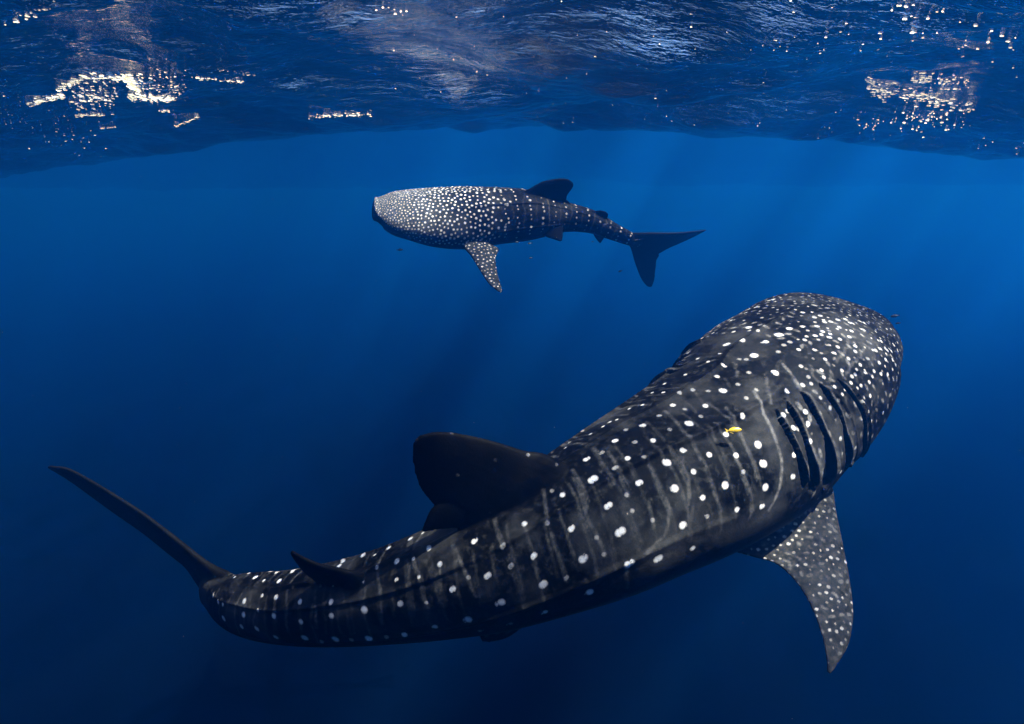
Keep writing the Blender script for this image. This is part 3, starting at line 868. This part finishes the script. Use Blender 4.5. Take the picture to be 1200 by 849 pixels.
# gill openings: sunk slots, each skin flap in front standing a little proud
rad_ = (B.w + B.h)[k_] / 2
push = np.zeros(len(s_))
gap_mask = np.zeros(len(s_))
NEAR_SLITS = [pts + [(pts[-1][0], pts[-1][1] + .16, pts[-1][2] * .9)] for pts in NEAR_SLITS]
flap_highlight = np.zeros(len(s_))  # painted highlight: pale band on the edge of each flap
for sg in (-1, 1):
    for pts in NEAR_SLITS:
        q = np.array(pts)
        q[:, 1] -= .30 if sg < 0 else 0
        q[:, 2] *= np.interp(q[:, 1], [1.0, 1.6], [1.0, 1.35])
        near_ = np.where((s_ > q[:, 0].min() - .16) & (s_ < q[:, 0].max() + .16) & (sg * th_ > q[:, 1].min() - .15) & (sg * th_ < q[:, 1].max() + .15) & (out_ < 1.3))[0]
        P2 = np.stack([s_[near_], sg * th_[near_] * rad_[near_]], -1)
        rm = rad_[near_].mean()
        best = np.full(len(near_), 9.0)
        hw = np.zeros(len(near_))
        for a, b in zip(q, q[1:]):
            d, t = seg_dist(P2, np.array([a[0], a[1] * rm]), np.array([b[0], b[1] * rm]))
            w_ = (a[2] * (1 - t) + b[2] * t) * 1.15
            better = d / w_ < best
            best = np.where(better, d / w_, best)
            hw = np.where(better, w_, hw)
        inside = smooth((1.25 - best) / .5)
        push[near_] = np.minimum(push[near_], -.055 * inside)
        gap_mask[near_] = np.maximum(gap_mask[near_], smooth((1.42 - best) / .3))
        mid = np.interp(sg * th_[near_], q[:, 1], q[:, 0])
        ahead = mid - s_[near_]
        inth = (sg * th_[near_] > q[0, 1]) & (sg * th_[near_] < q[-1, 1])
        flap = np.where(inth & (ahead > 0) & (ahead < .10), (1 - ahead / .10), 0) * smooth((sg * th_[near_] - q[0, 1]) / .25) * (.020 if sg > 0 else .036)
        push[near_] += np.where(inside < .05, flap, 0)
        flap_highlight[near_] = np.maximum(flap_highlight[near_], np.where(inth & (ahead > 0) & (best < 2.6), .22 * smooth((2.6 - best) / .8), 0))
V = verts_of(me) + normals_of(me) * push[:, None]
me.vertices.foreach_set('co', V.ravel())
me.update()

skin = Skin(B, me, pieces)
skin.dark = gap_mask
skin.line = flap_highlight
for s0, t0, r, v in NEAR_SPOTS:
    skin.body_spot(s0, t0, r, v)
    if t0 > .5:
        skin.body_spot(s0, -t0, r, v)
for w, pts in NEAR_LINES:
    skin.body_line(w * .75, pts)
    skin.body_line(w * .75, [(a, -b) for a, b in pts])
rng = np.random.default_rng(11)
for c in range(40):                                    # thin pale bars, one behind the other, between the rows of spots
    s0 = 2.02 + c * .082
    a0, a1 = rng.uniform(.25, .7), rng.uniform(1.0, 1.6)
    for sg in (-1, 1):
        skin.body_line(rng.uniform(.05, .15), [(s0 + rng.normal(0, .004) + .05 * t, sg * t) for t in np.linspace(a0, a1, 6)], .007)
nv = len(skin.P)
gap = np.interp(skin.s, [-.25, .2, .8, 1.25, 1.7], [.040, .046, .056, .066, .08])
head = np.where((skin.s < 1.75) & (skin.fin < .3) & (np.abs(skin.th) < 2.0) & (skin.dark < .05) & ((skin.s < 1.25) | (np.abs(skin.th) > .75)))[0]
for i in skin.scatter(head, gap, rng, .08):
    g = gap[i]
    if rng.random() < .62:
        skin.dot(i, max(.0085, g * rng.uniform(.13, .23)), rng.uniform(.2, .62))
    else:
        t = unit(np.cross(skin.N[i], B.T[skin.k[i]] + rng.normal(0, .5, 3)))
        skin.dot(i, g * rng.uniform(.13, .2), rng.uniform(.35, .6), 'line', t)
finv = np.where((skin.fin > .5) & (skin.s < 3.0) & (np.abs(skin.th) > .7))[0]
gap[:] = .036
for i in skin.scatter(finv, gap, rng, .08):
    if rng.random() < .7:
        skin.dot(i, rng.uniform(.0065, .012), rng.uniform(.25, .9))
    else:
        t = unit(np.cross(skin.N[i], rng.normal(0, 1, 3)))
        skin.dot(i, rng.uniform(.008, .012), rng.uniform(.35, .6), 'line', t)
finv = np.where((skin.fin > .5) & (skin.s > 2.6) & (skin.s < 4.6) & (np.abs(skin.th) < .7))[0]
gap[:] = .13
for i in skin.scatter(finv, gap, rng, .08):
    skin.dot(i, rng.uniform(.011, .016), rng.uniform(.15, .33))
m_near = shark_material('spotted_shark_skin', (.0009, .00095, .00105), (.021, .021, .0207), (.42, .42, .415, 1))
centre = B.C[len(B.C) // 2]
near_shark = finish_shark(me, skin, 'large whale shark with curved tail, dark gill slits and bold white spots', m_near, centre)
eye_on(B, near_shark, .30, RAD(97), .028)
for sg in (-1, 1):
    for pts in NEAR_SLITS:
        q = np.array(pts)
        q[:, 1] -= .30 if sg < 0 else 0
        q = spline(q, 4)
        V, F = [], []
        for a in q:
            for d in (-1, 1):
                for lift in (-.075, -.040):
                    V.append(ring_point(B, a[0] + d * a[2] * .9, sg * a[1], lift)[0] - np.array(centre))
        for i in range(len(q) - 1):
            a, b = i * 4, i * 4 + 4
            F += [(a, a + 1, b + 1, b), (a + 1, a + 3, b + 3, b + 1), (a + 3, a + 2, b + 2, b + 3), (a + 2, a, b, b + 2)]
        n_ = len(q) * 4
        F += [(0, 2, 3, 1), (n_ - 4, n_ - 3, n_ - 1, n_ - 2)]
        mesh_object('gill_slit', V, F, m_black, smooth=False, parent=near_shark)

# ------------------------------------------------------------------ the smaller shark beyond
B, pieces = far_pieces()
me = weld('whale_shark', pieces, .0078)
relax(me, 2)
# mouth: a wide slot across the blunt front, lower jaw set back
P = verts_of(me)
k0 = 0
r_ = P - B.C[k0]
f_t, f_l, f_d = r_ @ B.T[k0], r_ @ B.L[k0] / B.w[k0], r_ @ B.D[k0] / B.h[k0]
skin = Skin(B, me, pieces)
rng = np.random.default_rng(5)
# the jaw line: arc length of the upper lip against the angle round the head
ms = np.interp(np.abs(skin.th), [0, .7, 1.1, 1.4, 1.6, 1.75, 1.9, 2.4, 3.2], [-.05, -.035, .01, .11, .26, .34, .28, .10, .04])
mouth = smooth((ms - skin.s) / .018) * (skin.s < .5)
below = mouth
V = P - normals_of(me) * (.030 * mouth)[:, None]
me.vertices.foreach_set('co', V.ravel())
me.update()
skin.dark = np.clip(mouth * 1.2 + below, 0, 1) * (skin.fin < .5)
gap = np.interp(skin.s, [0, .3, .7, 1.1, 1.4], [.021, .030, .040, .047, .055])
head = np.where((skin.s < 1.36 + .12 * np.sin(9 * skin.th)) & (skin.fin < .3) & (np.abs(skin.th) < 1.75) & (skin.dark < .2))[0]
for i in skin.scatter(head, gap, rng, .08):
    g = gap[i]
    skin.dot(i, g * rng.uniform(.23, .34), rng.uniform(.6, 1.0))
skin.line = np.maximum(skin.line, .22 * smooth((1.0 - skin.s) / .8) * (np.abs(skin.th) < 1.8) * (1 - skin.fin))
for c in range(46):                                    # behind the gills: columns of spots and pale bars in turn
    s0 = 1.40 + c * .077
    if s0 > B.S[-1] - .02:
        break
    k = int(np.searchsorted(B.S, s0))
    rad = (B.w[k] + B.h[k]) / 2
    if c % 2 == 0:
        n = max(3, int(1.75 * rad / .058))
        for sg in (-1, 1):
            for a in range(n + 1):
                skin.body_spot(s0 + rng.normal(0, .007), sg * (a + .35) * 1.75 / n + rng.normal(0, .03), rng.uniform(.009, .017), rng.uniform(.4, 1))
    else:
        for sg in (-1, 1):
            a0 = rng.uniform(.1, .5)
            skin.body_line(rng.uniform(.08, .3), [(s0 + rng.normal(0, .01), sg * t) for t in np.linspace(a0, rng.uniform(1.1, 1.8), 5)], .010)
finv = np.where((skin.fin > .5) & (skin.s < 1.9) & (np.abs(skin.th) > .8))[0]
gap[:] = .038
for i in skin.scatter(finv, gap, rng, .08):
    skin.dot(i, rng.uniform(.0075, .012), rng.uniform(.45, 1.0))
m_far = shark_material('pale_spotted_shark_skin', (.0016, .0017, .0019), (.021, .0212, .0214), (.54, .54, .535, 1), 1.2)
centre = B.C[len(B.C) // 2]
far_shark = finish_shark(me, skin, 'smaller whale shark swimming level below the surface, dense dots on its pale head', m_far, centre)
eye_on(B, far_shark, .33, RAD(100), .022)


# ------------------------------------------------------------------ small fish round the sharks
def fish_material(name, top, side, edge):
    m, N, OUT, LK = new_material(name)
    obj = N('ShaderNodeTexCoord').outputs['Object']
    z = N('ShaderNodeSeparateXYZ', Vector=obj).outputs[2]
    nz = N('ShaderNodeTexNoise', Vector=obj, Scale=160.0, Detail=3.0).outputs[0]
    k = N('ShaderNodeMix', Factor=N('ShaderNodeMapRange', Value=z, From_Min=-.004, From_Max=.009).outputs[0])
    k.data_type = 'RGBA'
    k.inputs[6].default_value = (*side, 1)
    k.inputs[7].default_value = (*top, 1)
    k2 = N('ShaderNodeMix', Factor=N('ShaderNodeMapRange', Value=nz, From_Min=.45, From_Max=.7, To_Max=.6).outputs[0])
    k2.data_type = 'RGBA'
    LK(k.outputs[2], k2.inputs[6])
    k2.inputs[7].default_value = (*edge, 1)
    LK(N('ShaderNodeBsdfPrincipled', Base_Color=k2.outputs[2], Roughness=.35).outputs[0], OUT.inputs['Surface'])
    return m


def make_fish(mat, length):
    """Nose towards +X: body, tail, dorsal and anal fins, eyes."""
    xs = np.array([.5, .485, .44, .36, .24, .08, -.08, -.2, -.28, -.33])
    hh = np.array([.004, .03, .072, .118, .15, .155, .125, .075, .04, .03])
    V, F = [], []
    for x, h in zip(xs, hh):
        for j in range(16):
            a = 2 * math.pi * j / 16
            V.append((x * length, math.sin(a) * h * .52 * length, math.cos(a) * h * length))
    for i in range(len(xs) - 1):
        for j in range(16):
            F.append((i * 16 + j, i * 16 + (j + 1) % 16, (i + 1) * 16 + (j + 1) % 16, (i + 1) * 16 + j))
    F += [tuple(range(16))[::-1], tuple((len(xs) - 1) * 16 + j for j in range(16))]
    root = mesh_object('small_fish', V, F, mat)

    def plate(name, pts, th=.008):
        n = len(pts)
        V = [(x * length, s * th * length, z * length) for s in (-1, 1) for x, z in pts]
        F = [tuple(range(n)), tuple(range(2 * n - 1, n - 1, -1))] + [(i, n + i, n + (i + 1) % n, (i + 1) % n) for i in range(n)]
        return mesh_object(name, V, F, mat, smooth=False, parent=root)
    plate('tail_fin', [(-.31, .028), (-.40, .085), (-.5, .16), (-.455, .07), (-.43, .0), (-.455, -.07), (-.5, -.16), (-.40, -.085), (-.31, -.028)])
    plate('dorsal_fin', [(.2, .14), (.1, .2), (-.02, .19), (-.2, .12), (-.27, .04), (-.1, .1)])
    plate('anal_fin', [(.02, -.14), (-.06, -.19), (-.2, -.12), (-.27, -.04), (-.12, -.1)])
    return root


def copy_tree(o):
    c = o.copy()
    scene.collection.objects.link(c)
    for ch in o.children:
        d = ch.copy()
        d.parent = c
        scene.collection.objects.link(d)
    return c


m_gold = fish_material('golden_fish_skin', (.40, .26, .003), (.32, .21, .005), (.16, .10, .003))
m_grey = fish_material('grey_fish_skin', (.03, .035, .04), (.12, .14, .15), (.05, .05, .05))
gold = make_fish(m_gold, .085)
gold.location = at(859.5, 504.5, GOLD_DEPTH)
gold.rotation_euler = (RAD(-28), RAD(-4), RAD(3))
gold['label'] = 'tiny golden yellow fish hovering over the large shark\'s back'
gold['category'] = 'fish'
GREY = [
    # x, y, depth, length, heading (deg about z), pitch, label
    (1049, 370.5, 4.9, .060, 160, 14, 'small dark fish just ahead of the large shark\'s snout'),
    (1052.5, 379, 4.95, .036, 150, 18, 'tiny pale fish touching the edge of the large shark\'s snout'),
    (468.5, 293, 7.5, .075, 8, -4, 'small bluish fish alone under the smaller shark\'s jaw'),
    (621, 285.5, 7.8, .055, 185, 6, 'small fish just under the smaller shark\'s belly'),
    (606, 284, 7.8, .05, 190, 0, 'small pale fish just behind the smaller shark\'s pectoral fin'),
    (622, 302.5, 7.8, .045, 188, 10, 'small fish lowest beneath the smaller shark\'s belly'),
    (694.5, 283.5, 8.0, .03, 175, 0, 'speck-sized fish beside the smaller shark\'s anal fin'),
    (727, 318, 8.1, .055, 150, 22, 'small brownish fish below the smaller shark\'s tail stalk'),
]
proto = None
for x, y, d, ln, hd, pt, lab in GREY:
    if proto is None:
        proto = make_fish(m_grey, .06)
        f = proto
    else:
        f = copy_tree(proto)
    f.location = at(x, y, d)
    f.scale = (ln / .06,) * 3
    f.rotation_euler = (0, RAD(pt), RAD(hd))
    f['label'] = lab
    f['category'] = 'fish'
    f['group'] = 'small grey fish around the sharks'

# ------------------------------------------------------------------ drifting specks in the water
m_speck, N, OUT, LK = new_material('drifting_specks')
LK(N('ShaderNodeBsdfPrincipled', Base_Color=(.45, .45, .42, 1), Roughness=.7).outputs[0], OUT.inputs['Surface'])
rng = np.random.default_rng(8)
V, F = [], []
for _ in range(170):
    d = rng.uniform(1.5, 10)
    p = at(rng.uniform(-100, 1300), rng.uniform(200, 900), d)
    if p[2] > -.9:
        continue
    r = rng.uniform(.0005, .0013) * (.6 + d * .1)
    o = len(V)
    for v in ((1, 0, 0), (-1, 0, 0), (0, 1, 0), (0, -1, 0), (0, 0, 1), (0, 0, -1)):
        V.append(p + r * np.array(v) * rng.uniform(.6, 1.4, 3))
    for f in ((0, 2, 4), (2, 1, 4), (1, 3, 4), (3, 0, 4), (2, 0, 5), (1, 2, 5), (3, 1, 5), (0, 3, 5)):
        F.append(tuple(o + i for i in f))
specks = mesh_object('plankton', V, F, m_speck)
specks['kind'] = 'stuff'
specks['label'] = 'tiny pale specks drifting in the blue water'


# ------------------------------------------------------------------ foam under the waves, and sun glints modelled as warm flecks
m_foam_glints, N, OUT, LK = new_material('foam_and_glint_flecks')
fo = N('ShaderNodeBsdfTranslucent', Color=(.9, .80, .58, 1)).outputs[0]  # warm tint mimics the gold of sun glitter
fd = N('ShaderNodeBsdfDiffuse', Color=(.85, .85, .84, 1)).outputs[0]
fs = N('ShaderNodeMixShader', _0=.15, _1=fo, _2=fd).outputs[0]
gap_n = N('ShaderNodeTexNoise', Vector=N('ShaderNodeNewGeometry').outputs['Position'], Scale=60.0, Detail=3.0, Roughness=.6).outputs[0]
open_ = N('ShaderNodeMapRange', Value=gap_n, From_Min=.40, From_Max=.62, To_Min=0.0, To_Max=.85).outputs[0]
LK(N('ShaderNodeMixShader', _0=open_, _1=fs, _2=N('ShaderNodeBsdfTransparent').outputs[0]).outputs[0], OUT.inputs['Surface'])


def under_surface(x, y):
    """Where the line of sight through a photo point first meets the sea surface."""
    r = at(x, y, 1.0) - CAM
    t = np.linspace(3, 19, 420)
    p = CAM + t[:, None] * r
    hit = np.where(p[:, 2] > sea_height(p[:, 0], p[:, 1]))[0]
    return p[hit[0]] if len(hit) else None


rng = np.random.default_rng(21)
flecks = []                                            # x, y, size in photo pixels, flatness


def fleck_patch(x0, y0, x1, y1, wid, n, lo, hi, flat):
    for _ in range(int(n * (1.35 if x0 < 400 else 1.0))):
        t = rng.random()
        flecks.append((x0 + (x1 - x0) * t + rng.normal(0, wid * .5), y0 + (y1 - y0) * t + rng.normal(0, wid), lo + (hi - lo) * rng.random() ** 1.6, flat))


for args in ((32, 122, 75, 112, 2.2, 60, .8, 3.2, .55), (66, 104, 95, 92, 1.8, 45, .8, 3.0, .55), (95, 90, 168, 89, 2.2, 90, .8, 3.6, .6),
             (148, 92, 162, 104, 3, 60, 1, 4, .6), (150, 113, 205, 116, 2.5, 80, .8, 3.4, .55), (85, 112, 135, 110, 8, 110, .6, 2.2, .6),
             (155, 104, 215, 100, 8, 90, .5, 1.9, .6), (88, 135, 122, 134, 1.3, 30, .8, 2.6, .5), (225, 90, 285, 96, .8, 36, .5, 1.8, .6),
             (118, 151, 136, 148, .9, 14, .6, 1.8, .5), (205, 148, 235, 136, .9, 22, .5, 1.5, .5), (255, 80, 300, 89, .8, 18, .5, 1.4, .6),
             (360, 137, 436, 133, 1.2, 50, .4, 1.6, .6), (0, 130, 120, 165, 12, 50, .4, 1.3, .6), (185, 130, 205, 129, .8, 14, .6, 1.6, .6),
             (5, 30, 70, 0, 2.5, 16, 1.2, 3.2, .8),  # patches at the right stand in for sun glints
             (1015, 95, 1035, 112, 5, 45, .8, 2.4, .45), (1020, 102, 1140, 126, 5, 170, .6, 2.4, .42), (1070, 92, 1095, 90, 3, 40, .8, 2.6, .5),
             (1085, 98, 1135, 95, 6, 50, .6, 2.2, .8), (1000, 140, 1140, 145, 6, 50, .5, 1.5, .8), (1060, 135, 1110, 138, 4, 40, .5, 1.7, .8),
             (1040, 20, 1200, 50, 22, 36, 1.0, 2.9, .7), (900, 40, 1060, 55, 18, 18, .8, 2.0, .7), (680, 60, 1000, 80, 45, 26, .6, 1.6, .7),
             (420, 60, 680, 80, 40, 22, .5, 1.5, .95), (620, 128, 1000, 146, 8, 22, .4, 1.1, .8), (1000, 150, 1200, 172, 6, 18, .5, 1.3, .8),
             (440, 8, 480, 12, 3, 8, .8, 2, .9)):
    fleck_patch(*args)
V, F = [], []
for x, y, r, flat in flecks:
    if y < -25:
        continue
    p = under_surface(x, y)
    if p is None:
        continue
    d = float((p - CAM) @ FW)
    R = (.46 if x < 400 else .55) * r * d / F_PX
    e_ = .05
    gx = float(sea_height(np.array([p[0] + e_]), np.array([p[1]]))[0] - sea_height(np.array([p[0] - e_]), np.array([p[1]]))[0]) / (2 * e_)
    gy = float(sea_height(np.array([p[0]]), np.array([p[1] + e_]))[0] - sea_height(np.array([p[0]]), np.array([p[1] - e_]))[0]) / (2 * e_)
    nn = unit(np.array([-gx, -gy, 1.0]))
    vv = unit(p - CAM)
    away = unit(np.array([vv[0], vv[1], gx * vv[0] + gy * vv[1]]))       # along the water, away from the lens
    grz = max(.14, abs(vv @ nn))
    rx, ry = R * rng.uniform(.9, 1.9) / max(flat, .5) ** .7, R * flat / grz * rng.uniform(.6, 1.0)
    dirn = unit(away[:2])
    o = len(V)
    ang = np.arange(10) / 10 * 2 * math.pi
    rad = rng.uniform(.55, 1.25, 10)
    pts = [(p[0], p[1])]
    for a_, q_ in zip(ang, rad):
        u, v = rx * q_ * math.cos(a_), ry * q_ * math.sin(a_)
        pts.append((p[0] + dirn[1] * u + dirn[0] * v, p[1] - dirn[0] * u + dirn[1] * v))
    pts = np.array(pts)
    z = sea_height(pts[:, 0], pts[:, 1])
    for lay in (-.0025, -.0025 - .25 * min(R, .02)):     # a thin cushion under the water skin, for foam and modelled glints
        V += [(a_[0], a_[1], zz + (lay if (i == 0 or lay > -.0026) else lay * .8)) for i, (a_, zz) in enumerate(zip(pts, z))]
    for j in range(10):
        j2 = (j + 1) % 10
        F.append((o + 11, o + 12 + j2, o + 12 + j))
        F.append((o + 1 + j, o + 12 + j, o + 12 + j2, o + 1 + j2))
foam = mesh_object('foam_and_glint_flecks', V, F, m_foam_glints)
foam['kind'] = 'stuff'
foam['label'] = 'white foam flecks and warm flecks standing for sun glints along the wave undersides'
